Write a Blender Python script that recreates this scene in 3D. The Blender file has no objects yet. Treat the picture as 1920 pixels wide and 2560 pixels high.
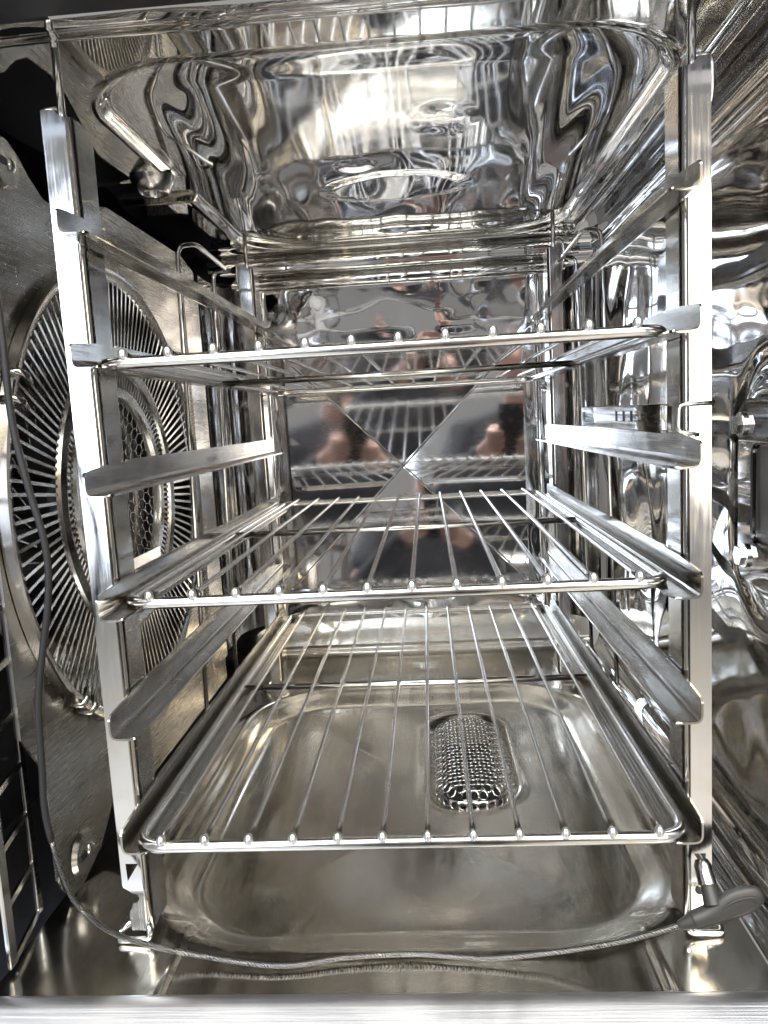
import bpy, bmesh, math, random
from mathutils import Vector, Matrix, noise
random.seed(7)
S = bpy.context.scene
COL = S.collection
PI = math.pi
V = Vector

# ------------------------------------------------------------------ camera
cd = bpy.data.cameras.new('camera'); cam = bpy.data.objects.new('camera', cd); COL.objects.link(cam)
fw = V((-0.06267849, 0.99035733, -0.12354662)); rt = V((0.99689801, 0.05622161, -0.05507704)); up = V((0.04759996, 0.12661552, 0.99080914))
M4 = Matrix((rt, up, -fw)).transposed().to_4x4(); M4.translation = V((0.0238, -0.405, 0.2396))
cam.matrix_world = M4
cd.sensor_fit = 'VERTICAL'; cd.sensor_height = 24; cd.lens = 24 * 1862.6 / 2560
cd.clip_start = 0.01; cd.clip_end = 60
S.camera = cam

# ------------------------------------------------------------------ world, lamps, exposure
W = bpy.data.worlds.new('World'); S.world = W; W.use_nodes = True
bg = W.node_tree.nodes['Background']
bg.inputs[0].default_value = (1.0, 0.985, 0.96, 1); bg.inputs[1].default_value = 0.24

def area(name, loc, target, sx, sy, power, col):
    l = bpy.data.lights.new(name, 'AREA'); l.shape = 'RECTANGLE'; l.size = sx; l.size_y = sy; l.energy = power; l.color = col
    o = bpy.data.objects.new(name, l); COL.objects.link(o); o.location = loc
    o.rotation_euler = (V(target) - V(loc)).to_track_quat('-Z', 'Y').to_euler()
    return o
area('ceiling_lamp', (0.05, -0.95, 1.60), (0.05, -0.90, 0.0), 2.4, 1.1, 60, (1.0, 0.985, 0.95))
area('ceiling_lamp', (-0.65, -2.4, 1.75), (-0.6, -2.3, 0.0), 0.40, 1.3, 28, (0.80, 0.90, 1.0))
area('ceiling_lamp', (0.85, -2.4, 1.75), (0.8, -2.3, 0.0), 0.40, 1.3, 28, (1.0, 0.82, 0.55))
area('window_light', (-1.15, -2.6, 0.45), (0, 0.1, 0.2), 0.8, 1.3, 24, (0.72, 0.84, 1.0))
area('window_light', (1.35, -2.4, 0.45), (0, 0.1, 0.2), 0.7, 1.1, 15, (1.0, 0.88, 0.74))
S.view_settings.view_transform = 'Standard'; S.view_settings.look = 'None'
S.view_settings.gamma = 1; S.view_settings.use_curve_mapping = False; S.view_settings.exposure = 0.42
cy = S.cycles
cy.use_denoising = True; cy.max_bounces = 12; cy.glossy_bounces = 12; cy.diffuse_bounces = 3; cy.transmission_bounces = 4
cy.caustics_reflective = False; cy.caustics_refractive = False; cy.sample_clamp_indirect = 8; cy.blur_glossy = 0.3

# ------------------------------------------------------------------ materials
def new_mat(name):
    m = bpy.data.materials.new(name); m.use_nodes = True
    nt = m.node_tree; return m, nt, nt.nodes['Principled BSDF']
def steel(name, col=(0.60, 0.58, 0.55), rough=0.10, rvar=0.10, wave=0.0, wscale=20, brush=0.0, bscale=(4, 400, 400), smudge=4.0, grain=0.0, tint=(0.88, 0.865, 0.83)):
    m, nt, b = new_mat(name); L = nt.links.new; N = nt.nodes.new
    b.inputs['Metallic'].default_value = 1
    tc = N('ShaderNodeTexCoord')
    n1 = N('ShaderNodeTexNoise'); n1.inputs['Scale'].default_value = smudge; n1.inputs['Detail'].default_value = 3; n1.inputs['Roughness'].default_value = 0.55; n1.inputs['Distortion'].default_value = 0.6
    L(tc.outputs['Object'], n1.inputs['Vector'])
    mp = N('ShaderNodeMapping'); mp.inputs['Scale'].default_value = bscale; L(tc.outputs['Object'], mp.inputs['Vector'])
    n2 = N('ShaderNodeTexNoise'); n2.inputs['Scale'].default_value = 1.0; n2.inputs['Detail'].default_value = 3; L(mp.outputs['Vector'], n2.inputs['Vector'])
    mr = N('ShaderNodeMapRange'); mr.inputs[1].default_value = 0.35; mr.inputs[2].default_value = 0.72
    mr.inputs[3].default_value = rough; mr.inputs[4].default_value = rough + rvar
    L(n1.outputs['Fac'], mr.inputs[0])
    if grain > 0:
        g1 = N('ShaderNodeMapRange'); g1.inputs[1].default_value = 0.42; g1.inputs[2].default_value = 0.75; g1.inputs[4].default_value = grain; L(n2.outputs['Fac'], g1.inputs[0])
        ad = N('ShaderNodeMath'); ad.operation = 'ADD'; L(mr.outputs[0], ad.inputs[0]); L(g1.outputs[0], ad.inputs[1])
        # fine wipe scratches, sparse thin streaks at an angle
        mp2 = N('ShaderNodeMapping'); mp2.inputs['Rotation'].default_value = (0.6, 0.5, 0.7); mp2.inputs['Scale'].default_value = (25, 700, 25); L(tc.outputs['Object'], mp2.inputs['Vector'])
        n4 = N('ShaderNodeTexNoise'); n4.inputs['Scale'].default_value = 1.0; n4.inputs['Detail'].default_value = 2; L(mp2.outputs['Vector'], n4.inputs['Vector'])
        g2 = N('ShaderNodeMapRange'); g2.inputs[1].default_value = 0.66; g2.inputs[2].default_value = 0.78; g2.inputs[4].default_value = grain * 0.8; L(n4.outputs['Fac'], g2.inputs[0])
        ad2 = N('ShaderNodeMath'); ad2.operation = 'ADD'; L(ad.outputs[0], ad2.inputs[0]); L(g2.outputs[0], ad2.inputs[1]); L(ad2.outputs[0], b.inputs['Roughness'])
    else:
        L(mr.outputs[0], b.inputs['Roughness'])
    mx = N('ShaderNodeMix'); mx.data_type = 'RGBA'
    mx.inputs[6].default_value = (*col, 1); mx.inputs[7].default_value = (col[0] * tint[0], col[1] * tint[1], col[2] * tint[2], 1)
    mr2 = N('ShaderNodeMapRange'); mr2.inputs[1].default_value = 0.5; mr2.inputs[2].default_value = 0.8; L(n1.outputs['Fac'], mr2.inputs[0])
    L(mr2.outputs[0], mx.inputs[0]); L(mx.outputs[2], b.inputs['Base Color'])
    prev = None
    if wave > 0:
        n3 = N('ShaderNodeTexNoise'); n3.inputs['Scale'].default_value = wscale; n3.inputs['Detail'].default_value = 1.5; L(tc.outputs['Object'], n3.inputs['Vector'])
        bp = N('ShaderNodeBump'); bp.inputs['Strength'].default_value = 1.0; bp.inputs['Distance'].default_value = wave; L(n3.outputs['Fac'], bp.inputs['Height']); prev = bp
    if brush > 0:
        bp2 = N('ShaderNodeBump'); bp2.inputs['Strength'].default_value = brush; bp2.inputs['Distance'].default_value = 0.0004; L(n2.outputs['Fac'], bp2.inputs['Height'])
        if prev: L(prev.outputs['Normal'], bp2.inputs['Normal'])
        prev = bp2
    if prev: L(prev.outputs['Normal'], b.inputs['Normal'])
    return m
def plain(name, col, rough=0.5, metal=0.0, bump=0.0, bscale=300):
    m, nt, b = new_mat(name); L = nt.links.new; N = nt.nodes.new
    b.inputs['Metallic'].default_value = metal
    tc = N('ShaderNodeTexCoord'); n = N('ShaderNodeTexNoise'); n.inputs['Scale'].default_value = bscale; n.inputs['Detail'].default_value = 3
    L(tc.outputs['Object'], n.inputs['Vector'])
    mx = N('ShaderNodeMix'); mx.data_type = 'RGBA'; mx.inputs[6].default_value = (*[c * 0.8 for c in col], 1); mx.inputs[7].default_value = (*[min(1, c * 1.2) for c in col], 1)
    L(n.outputs['Fac'], mx.inputs[0]); L(mx.outputs[2], b.inputs['Base Color'])
    mr = N('ShaderNodeMapRange'); mr.inputs[3].default_value = rough * 0.85; mr.inputs[4].default_value = min(1, rough * 1.15); L(n.outputs['Fac'], mr.inputs[0]); L(mr.outputs[0], b.inputs['Roughness'])
    if bump:
        bp = N('ShaderNodeBump'); bp.inputs['Strength'].default_value = 0.6; bp.inputs['Distance'].default_value = bump; L(n.outputs['Fac'], bp.inputs['Height']); L(bp.outputs['Normal'], b.inputs['Normal'])
    return m
MT = dict(
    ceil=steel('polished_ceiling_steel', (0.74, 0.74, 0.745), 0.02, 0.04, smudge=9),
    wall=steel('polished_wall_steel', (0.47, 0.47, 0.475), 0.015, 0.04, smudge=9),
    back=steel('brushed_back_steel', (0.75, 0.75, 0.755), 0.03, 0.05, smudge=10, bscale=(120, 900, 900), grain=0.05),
    floor=steel('satin_floor_steel', (0.66, 0.635, 0.58), 0.12, 0.10, smudge=16, bscale=(900, 30, 900), grain=0.06),
    sill=steel('brushed_sill_steel', (0.52, 0.525, 0.54), 0.28, 0.20, smudge=12, brush=0.20, bscale=(15, 900, 900)),
    baffle=steel('satin_baffle_steel', (0.43, 0.415, 0.39), 0.16, 0.12, smudge=10, bscale=(900, 30, 900), grain=0.10),
    rail=steel('worn_rail_steel', (0.42, 0.405, 0.38), 0.09, 0.12, smudge=24, bscale=(900, 20, 900), grain=0.10, tint=(0.90, 0.82, 0.68)),
    post=steel('polished_post_steel', (0.76, 0.76, 0.765), 0.07, 0.12, smudge=26, bscale=(700, 700, 25), grain=0.08, tint=(0.95, 0.86, 0.72)),
    wire=steel('bright_wire_steel', (0.78, 0.775, 0.765), 0.14, 0.10, smudge=70, tint=(0.90, 0.82, 0.70)),
    weld=steel('bright_weld_steel', (0.88, 0.88, 0.88), 0.30, 0.10, smudge=70),  # paler than the wires, putting the white highlights of their ends into the colour
    grille=steel('pressed_grille_steel', (0.56, 0.55, 0.53), 0.16, 0.12, smudge=30),
    strain=steel('strainer_steel', (0.78, 0.775, 0.765), 0.10, 0.10, smudge=60),
    dark=plain('shade_dark_steel', (0.060, 0.064, 0.078), 0.45, 0.8),  # dark base colour stands in for shade in the chamber, bores and slots
    gasket=plain('dark_rubber_gasket', (0.03, 0.03, 0.036), 0.45),
    frame=steel('front_frame_steel', (0.74, 0.78, 0.88), 0.42, 0.1, smudge=20),
    coil=plain('pale_heating_coil', (0.46, 0.46, 0.46), 0.38, 0.4),
    cable=plain('black_cable_sleeve', (0.018, 0.018, 0.020), 0.50, 0, 0.0004, 500),
    braid=None,
    grip=plain('grey_rubber_grip', (0.045, 0.044, 0.043), 0.45, 0, 0.0001, 900),
    glass=None,
    skin=plain('skin', (0.72, 0.44, 0.36), 0.5), shirt=plain('black_shirt_cloth', (0.055, 0.057, 0.068), 0.85, 0, 0.001, 200),
    hair=plain('brown_hair', (0.06, 0.035, 0.02), 0.6), phone=plain('black_phone_body', (0.02, 0.02, 0.022), 0.25),
    ink=plain('engraved_grey', (0.30, 0.28, 0.25), 0.5, 0.5),
)
def braid_mat():
    m, nt, b = new_mat('braided_cable_steel'); L = nt.links.new; N = nt.nodes.new
    b.inputs['Metallic'].default_value = 0.9; b.inputs['Roughness'].default_value = 0.28
    tc = N('ShaderNodeTexCoord'); w = N('ShaderNodeTexWave'); w.inputs['Scale'].default_value = 300; w.inputs['Distortion'].default_value = 9; w.bands_direction = 'DIAGONAL'
    L(tc.outputs['Object'], w.inputs['Vector'])
    cr = N('ShaderNodeValToRGB'); cr.color_ramp.elements[0].color = (0.035, 0.035, 0.034, 1); cr.color_ramp.elements[1].color = (0.26, 0.255, 0.25, 1)
    L(w.outputs['Fac'], cr.inputs[0]); L(cr.outputs[0], b.inputs['Base Color'])
    bp = N('ShaderNodeBump'); bp.inputs['Distance'].default_value = 0.0002; L(w.outputs['Fac'], bp.inputs['Height']); L(bp.outputs['Normal'], b.inputs['Normal'])
    return m
MT['braid'] = braid_mat()
def glass_mat():
    m, nt, b = new_mat('smoked_lamp_glass')
    b.inputs['Base Color'].default_value = (0.075, 0.055, 0.042, 1); b.inputs['Roughness'].default_value = 0.35; b.inputs['Specular IOR Level'].default_value = 0.3
    return m
MT['glass'] = glass_mat()

# ------------------------------------------------------------------ mesh helpers
def obj(name, bm, mat, parent=None, smooth=False, normals=True, auto=None):
    if normals: bmesh.ops.recalc_face_normals(bm, faces=bm.faces[:])
    me = bpy.data.meshes.new(name); bm.to_mesh(me); bm.free()
    me.materials.append(MT[mat] if isinstance(mat, str) else mat)
    if smooth: me.shade_smooth()
    if auto is not None:
        me.shade_smooth(); 
        me.set_sharp_from_angle(angle=math.radians(auto))
    o = bpy.data.objects.new(name, me); COL.objects.link(o)
    if parent: o.parent = parent
    return o
def inst(name, me, parent, loc=(0, 0, 0), rot=(0, 0, 0)):
    o = bpy.data.objects.new(name, me); COL.objects.link(o); o.parent = parent; o.location = loc; o.rotation_euler = rot; return o
def tag(o, label, cat, group=None):
    o['label'] = label; o['category'] = cat
    if group: o['group'] = group
    return o
def empty(name, loc, label, cat, group=None):
    o = bpy.data.objects.new(name, None); COL.objects.link(o); o.location = loc; o.empty_display_size = 0.02
    return tag(o, label, cat, group)
def sub(o, loc):           # parent offset so that children can be written in world coordinates
    o.location = loc
def tube(bm, pts, r, n=10, closed=False, cap=True):
    pts = [V(p) for p in pts]; rs = r if isinstance(r, (list, tuple)) else [r] * len(pts)
    m = len(pts); rings = []; prev = None
    for i in range(m):
        a = pts[i - 1] if (i > 0 or closed) else pts[i]; c = pts[(i + 1) % m] if (i < m - 1 or closed) else pts[i]
        t = (c - a).normalized()
        if prev is None:
            u = t.orthogonal().normalized()
        else:
            u = (prev - t * prev.dot(t)).normalized()
        prev = u; w = t.cross(u)
        rings.append([bm.verts.new(pts[i] + (u * math.cos(2 * PI * k / n) + w * math.sin(2 * PI * k / n)) * rs[i]) for k in range(n)])
    for i in range(m if closed else m - 1):
        A = rings[i]; B = rings[(i + 1) % m]
        off = 0
        if closed and i == m - 1:
            off = min(range(n), key=lambda s: (A[0].co - B[s].co).length)
        for k in range(n): bm.faces.new((A[k], A[(k + 1) % n], B[(k + 1 + off) % n], B[(k + off) % n]))
    if cap and not closed: bm.faces.new(rings[0][::-1]); bm.faces.new(rings[-1])
def fillet(pts, rad, n=6, closed=False):
    pts = [V(p) for p in pts]; out = []; m = len(pts)
    rr = rad if isinstance(rad, (list, tuple)) else [rad] * m
    for i, p in enumerate(pts):
        if not closed and i in (0, m - 1) or rr[i] <= 0: out.append(p); continue
        a = pts[i - 1]; c = pts[(i + 1) % m]; d1 = (a - p); d2 = (c - p); l = min(rr[i], d1.length * .49, d2.length * .49)
        p1 = p + d1.normalized() * l; p2 = p + d2.normalized() * l
        for k in range(n + 1):
            t = k / n; out.append(p1 * (1 - t) ** 2 + p * 2 * t * (1 - t) + p2 * t * t)
    return out
def box(bm, lo, hi):
    (a, b, c), (d, e, f) = lo, hi
    v = [bm.verts.new(p) for p in ((a, b, c), (d, b, c), (d, e, c), (a, e, c), (a, b, f), (d, b, f), (d, e, f), (a, e, f))]
    for q in ((3, 2, 1, 0), (4, 5, 6, 7), (0, 1, 5, 4), (1, 2, 6, 5), (2, 3, 7, 6), (3, 0, 4, 7)): bm.faces.new([v[i] for i in q])
def bar(bm, p, q, r, n=4):
    tube(bm, [p, q], r, n)
def sheet(outer, holes, f, th):
    """flat plate with holes: 2-D outlines mapped by f(u,v,w), thickness th along w"""
    bm = bmesh.new(); es = []
    for loop in [outer] + holes:
        vs = [bm.verts.new(f(u, v, 0)) for u, v in loop]
        for i in range(len(vs)): es.append(bm.edges.new((vs[i], vs[(i + 1) % len(vs)])))
    bmesh.ops.triangle_fill(bm, use_beauty=True, use_dissolve=False, edges=es)
    d = V(f(0, 0, th)) - V(f(0, 0, 0))
    faces = bm.faces[:]
    r = bmesh.ops.extrude_face_region(bm, geom=faces)
    bmesh.ops.translate(bm, vec=d, verts=[e for e in r['geom'] if isinstance(e, bmesh.types.BMVert)])
    bmesh.ops.recalc_face_normals(bm, faces=bm.faces[:])
    return bm
def grid(fn, us, vs):
    bm = bmesh.new(); R = [[bm.verts.new(fn(u, v)) for v in vs] for u in us]
    for i in range(len(us) - 1):
        for j in range(len(vs) - 1): bm.faces.new((R[i][j], R[i + 1][j], R[i + 1][j + 1], R[i][j + 1]))
    return bm
def lin(a, b, n): return [a + (b - a) * i / n for i in range(n + 1)]
def extr(prof, f, ts):      # profile (list of 2-D) swept along ts with f(p,q,t)
    bm = bmesh.new(); R = [[bm.verts.new(f(p, q, t)) for t in ts] for p, q in prof]
    for i in range(len(prof) - 1):
        for j in range(len(ts) - 1): bm.faces.new((R[i][j], R[i + 1][j], R[i + 1][j + 1], R[i][j + 1]))
    return bm
def thicken(o, t, off=-1):
    m = o.modifiers.new('thickness', 'SOLIDIFY'); m.thickness = t; m.offset = off; return o
def sstep(a, b, x):
    t = max(0.0, min(1.0, (x - a) / (b - a))); return t * t * (3 - 2 * t)
def nz(x, y, z=0.0): return noise.noise(V((x, y, z)))
def arc(cx, cy, r, a0, a1, n): return [(cx + r * math.cos(math.radians(a0 + (a1 - a0) * i / n)), cy + r * math.sin(math.radians(a0 + (a1 - a0) * i / n))) for i in range(n + 1)]
def rrect_sdf(x, y, cx, cy, hx, hy, r):
    qx = abs(x - cx) - hx + r; qy = abs(y - cy) - hy + r
    return math.hypot(max(qx, 0), max(qy, 0)) + min(max(qx, qy), 0) - r

# ================================================================== the oven cavity
ZF, ZC, XW, YB = -0.068, 0.445, 0.226, 0.580
# the cavity is drawn at 1:1.0714 and set down so that its floor lies at z = -0.090
SC = 1.0714; ORG = V((-0.0017, 0.0289, -0.0171)); ZFLOOR = -0.068 * SC + ORG.z; ZCEIL = 0.445 * SC + ORG.z
def setdown(o):
    o.location = ORG + V(o.location) * SC; o.scale = (SC, SC, SC); return o
oven = empty('oven_cavity', (0, 0, 0), 'mirror polished steel oven cavity around the wire shelves, with pressed ceiling and back', 'oven')

# ceiling with deep drawn dish, wavy sheet
def ceil_z(x, y):
    d = rrect_sdf(x, y, 0.004, 0.270, 0.183, 0.236, 0.075)
    d2 = rrect_sdf(x, y, -0.215, 0.258, 0.06, 0.032, 0.008)
    dd = min(d, d2)
    z = ZC
    rim = 0.0012 * math.exp(-((dd + 0.001) / 0.0028) ** 2)
    z -= rim
    z -= 0.002 * sstep(-0.196, -0.238, x) * sstep(0.30, 0.16, y)
    t = sstep(0.000, 0.009, -dd)
    z += 0.0045 * t
    core = sstep(0.012, 0.05, -d)
    z += core * 0.002
    z += core * (0.0016 * nz(x * 15, y * 1.6, 3.1) + 0.0005 * nz(x * 36, y * 3, 9.0) + 0.0006 * nz(x * 6, y * 9, 1.0))
    b = math.hypot((x - 0.005) / 0.072, (y - 0.315) / 0.045)
    z -= 0.0016 * sstep(1.0, 0.75, b)
    b = math.hypot((x - 0.045) / 0.028, (y - 0.165) / 0.035)
    z -= 0.0010 * sstep(1.0, 0.2, b)
    b = math.hypot((x + 0.025) / 0.020, (y - 0.25) / 0.020)
    z += 0.0008 * sstep(1.0, 0.2, b)
    return z
bm = grid(lambda x, y: (x - 0.010 * sstep(-0.20, -0.236, x) * (0.5 + 0.5 * math.sin(y * 22)), y, ceil_z(x, y)), lin(-0.238, 0.196, 260), lin(0.004, 0.512, 280))
obj('ceiling_panel', bm, 'ceil', oven, smooth=True)
# rolled front lip of the ceiling
pr = [(0.004, ZC - 0.0002), (0.0005, ZC - 0.0012), (-0.0015, ZC - 0.0012), (-0.004, ZC - 0.0004), (-0.010, ZC - 0.0020), (-0.016, ZC - 0.0045), (-0.022, ZC - 0.0078), (-0.028, ZC - 0.0098), (-0.0365, ZC - 0.0105)]
bm = extr(pr, lambda p, q, t: (t, p + 0.0006 * nz(t * 25, 3), q + 0.0012 * nz(t * 18, p * 40, 5)), lin(-0.33, 0.24, 120))
obj('ceiling_lip', bm, 'ceil', oven, smooth=True)
# back roll between ceiling and back wall
pr = [(0.512, ZC)] + [(0.528, ZC)] + arc(0.532, ZC - 0.012, 0.012, 90, 0, 6) + arc(0.549, ZC - 0.014, 0.005, 180, 300, 5) + arc(0.556, ZC - 0.030, 0.010, 80, 0, 5) + [(0.567, ZC - 0.034), (YB, ZC - 0.034)]
bm = extr(pr, lambda p, q, t: (t, p + 0.0012 * nz(t * 14, q * 30), q + 0.0012 * nz(t * 11, p * 20, 8)), lin(-0.24, 0.235, 100))
obj('ceiling_roll', bm, 'ceil', oven, smooth=True)
# left edge strip of ceiling, turned up
pr = [(-0.238, ZC)] + arc(-0.238, ZC + 0.003, 0.003, 270, 180, 4) + [(-0.241, ZC + 0.055)]
bm = extr(pr, lambda p, q, t: (p - 0.010 * (0.5 + 0.5 * math.sin(t * 22)), t, q + (ceil_z(-0.238, t) - ZC)), lin(-0.002, 0.512, 120))
obj('ceiling_edge', bm, 'ceil', oven, smooth=True)

# right wall: ridge at the top, wavy sheet, radius to the floor
pr = [(0.196, ZC)] + arc(0.203, ZC + 0.006, 0.009, 240, 330, 5) + arc(0.216, ZC + 0.006, 0.007, 180, 20, 6) + [(0.224, ZC - 0.004)] + arc(0.230, ZC - 0.016, 0.006, 120, 250, 5)
pr += [(XW, z) for z in lin(0.415, -0.030, 90)] + arc(XW - 0.030, -0.036, 0.030, 0, -90, 10)
def rw(p, q, t):
    k = sstep(0.42, 0.36, q) * sstep(-0.035, 0.0, q)
    d = rrect_sdf(t, q, 0.012, 0.184, 0.068, 0.066, 0.028)
    k2 = sstep(0.0, 0.03, d)
    x = p + k * k2 * (0.0026 * nz(t * 9, q * 8, 2.2) + 0.0009 * nz(t * 20, q * 15, 4.0))
    x += 0.0022 * math.exp(-((d - 0.012) / 0.006) ** 2) * k
    x -= 0.004 * sstep(0.004, -0.004, d)
    return (x, t, q)
bm = extr(pr, rw, lin(-0.045, 0.512, 170))
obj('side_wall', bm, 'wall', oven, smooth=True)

# back wall with rounded vertical corners and pressed inverted pyramid
PX, PZ, PH = -0.010, 0.176, 0.160
def back_fn(s, z):
    # s is arc length like coordinate over X: corners curve forward
    r = 0.055; xl, xr = -0.176, 0.168
    if s < xl:
        a = min(1.0, (xl - s) / (r * PI / 2)); ang = a * PI / 2
        x = xl - r * math.sin(ang); y = YB - r * (1 - math.cos(ang))
        ex = max(0, (xl - s) - r * PI / 2); y -= ex
    elif s > xr:
        a = min(1.0, (s - xr) / (r * PI / 2)); ang = a * PI / 2
        x = xr + r * math.sin(ang); y = YB - r * (1 - math.cos(ang))
        ex = max(0, (s - xr) - r * PI / 2); y -= ex
    else:
        x = s; y = YB
    dx, dz = abs(s - PX), abs(z - PZ)
    m = max(dx, dz)
    if abs(s - PX) < 0.19:
        w = sstep(0.0, 0.025, m - PH) * sstep(0.19, 0.165, abs(s - PX))
        y += w * (0.0034 * nz(s * 12, z * 14, 7.7) + 0.0010 * nz(s * 27, z * 27, 2.0))
    return (x, y, z)
us = lin(-0.321, PX - PH, 90)[:-1] + lin(PX - PH, PX + PH, 160) + lin(PX + PH, 0.298, 80)[1:]
vs = lin(-0.030, PZ - PH, 40)[:-1] + lin(PZ - PH, PZ + PH, 60) + lin(PZ + PH, ZC - 0.030, 70)[1:]
bm = grid(back_fn, us, vs)
bmesh.ops.delete(bm, geom=[f for f in bm.faces if abs(f.calc_center_median().x - PX) < PH and abs(f.calc_center_median().z - PZ) < PH and f.calc_center_median().y > YB - 0.01], context='FACES')
obj('back_panel', bm, 'back', oven, smooth=True)
bm = bmesh.new(); cs = [bm.verts.new((PX + a * PH, YB, PZ + b * PH)) for a, b in ((-1, -1), (1, -1), (1, 1), (-1, 1))]; ap = bm.verts.new((PX, YB + 0.0165, PZ))
for k in range(4): bm.faces.new((cs[k], cs[(k + 1) % 4], ap))
bmesh.ops.bevel(bm, geom=[e for e in bm.edges if ap in e.verts], offset=0.0016, segments=3, affect='EDGES')
obj('pyramid_panel', bm, 'back', oven)
for a, b in ((-1, -1), (1, -1), (1, 1), (-1, 1)):
    bm = bmesh.new(); tube(bm, [(PX + a * PH * 0.985, YB + 0.0004, PZ + b * PH * 0.985), (PX + a * 0.002, YB + 0.0168, PZ + b * 0.002)], 0.0011, 8); obj('crease', bm, 'back', oven, smooth=True)
# small upright edge profiles where the back panel meets its corners
for x in (-0.183, 0.170):
    bm = bmesh.new(); tube(bm, [(x, YB - 0.003, -0.03), (x, YB - 0.003, ZC - 0.03)], 0.003, 10)
    obj('corner_bead', bm, 'back', oven, smooth=True)

# floor pan: margin, rolled rim, shallow basin with sloping sides, sump for the strainer
def floor_z(x, y):
    d = rrect_sdf(x, y, 0.0, 0.205, 0.178, 0.212, 0.090)
    z = ZF
    z += 0.0022 * math.exp(-((d - 0.002) / 0.0045) ** 2)
    z -= 0.0095 * sstep(0.0, 0.030, -d)
    z -= 0.009 * sstep(0.02, 0.17, -d)
    z += 0.0016 * nz(x * 8, y * 7, 1.5) * sstep(0.0, 0.05, -d)
    sd = rrect_sdf(x, y, 0.049, 0.270, 0.037, 0.090, 0.033)
    z -= 0.005 * sstep(0.004, -0.004, sd); z += 0.0014 * math.exp(-((sd - 0.005) / 0.004) ** 2)
    # pressed ribs at the front corners
    for sx in (-1, 1):
        a = sx * x
        z += 0.0016 * math.exp(-((a - 0.138) / 0.0016) ** 2) * sstep(0.020, 0.012, y)
        z += 0.0014 * math.exp(-((y - 0.020 - (0.17 - a) * 0.35) / 0.0016) ** 2) * sstep(0.134, 0.140, a) * sstep(0.175, 0.165, a)
    return z
bm = grid(lambda x, y: (x, y, floor_z(x, y)), lin(-0.235, 0.196, 260), lin(-0.040, 0.520, 320))
obj('floor_pan', bm, 'floor', oven, smooth=True)
pr = [(0.520, ZF), (0.535, ZF)] + arc(0.540, ZF + 0.006, 0.006, 250, 350, 4) + arc(0.552, ZF + 0.008, 0.005, 180, 20, 5) + arc(0.562, ZF + 0.010, 0.006, 200, 340, 4) + [(0.570, ZF + 0.020), (0.580, ZF + 0.040)]
bm = extr(pr, lambda p, q, t: (t, p, q), lin(-0.3, 0.225, 60))
obj('floor_roll', bm, 'floor', oven, smooth=True)
# sill: bright brushed strip in front of the pan
pr = [(-0.0405, ZF - 0.004)] + arc(-0.044, ZF - 0.0005, 0.0035, 0, 90, 4) + [(-0.050, ZF + 0.0010), (-0.110, ZF - 0.033), (-0.135, ZF - 0.052), (-0.140, ZF - 0.09)]
bm = extr(pr, lambda p, q, t: (t, p, q), lin(-0.42, 0.42, 8))
obj('front_sill', bm, 'sill', oven, smooth=True)
# front frame above the opening with its gasket
bm = bmesh.new(); box(bm, (-0.42, -0.058, ZC - 0.0100), (0.42, -0.036, ZC + 0.06)); bmesh.ops.bevel(bm, geom=bm.edges[:], offset=0.003, segments=3, affect='EDGES')
obj('door_gasket', bm, 'gasket', oven, auto=40)
bm = bmesh.new(); box(bm, (-0.42, -0.085, ZC - 0.0135), (0.42, -0.0585, ZC + 0.10)); bmesh.ops.bevel(bm, geom=bm.edges[:], offset=0.004, segments=3, affect='EDGES')
obj('front_frame', bm, 'frame', oven, auto=40)
# side strips of the frame
bm = bmesh.new(); box(bm, (0.2275, -0.085, ZF - 0.05), (0.42, -0.0452, ZC - 0.0140)); bmesh.ops.bevel(bm, geom=bm.edges[:], offset=0.004, segments=3, affect='EDGES')
obj('front_frame', bm, 'frame', oven, auto=40)
bm = bmesh.new(); box(bm, (-0.42, -0.085, ZF - 0.05), (-0.275, -0.0402, ZC - 0.0140)); bmesh.ops.bevel(bm, geom=bm.edges[:], offset=0.004, segments=3, affect='EDGES')
obj('front_frame', bm, 'frame', oven, auto=40)
# dark fan chamber behind the baffle
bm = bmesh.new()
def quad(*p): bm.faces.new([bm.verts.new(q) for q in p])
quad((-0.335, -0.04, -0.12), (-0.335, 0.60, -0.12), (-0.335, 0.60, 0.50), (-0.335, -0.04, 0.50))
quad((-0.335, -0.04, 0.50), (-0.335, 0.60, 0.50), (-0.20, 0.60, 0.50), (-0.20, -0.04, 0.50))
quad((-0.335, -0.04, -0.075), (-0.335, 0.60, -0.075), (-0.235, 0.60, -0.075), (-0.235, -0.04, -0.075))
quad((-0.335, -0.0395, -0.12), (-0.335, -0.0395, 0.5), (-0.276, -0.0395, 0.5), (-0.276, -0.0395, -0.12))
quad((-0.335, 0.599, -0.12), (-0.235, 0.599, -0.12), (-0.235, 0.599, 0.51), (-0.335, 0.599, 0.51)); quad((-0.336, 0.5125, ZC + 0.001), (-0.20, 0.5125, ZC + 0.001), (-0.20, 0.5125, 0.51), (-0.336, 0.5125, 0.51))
obj('fan_chamber', bm, 'dark', oven)
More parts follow.
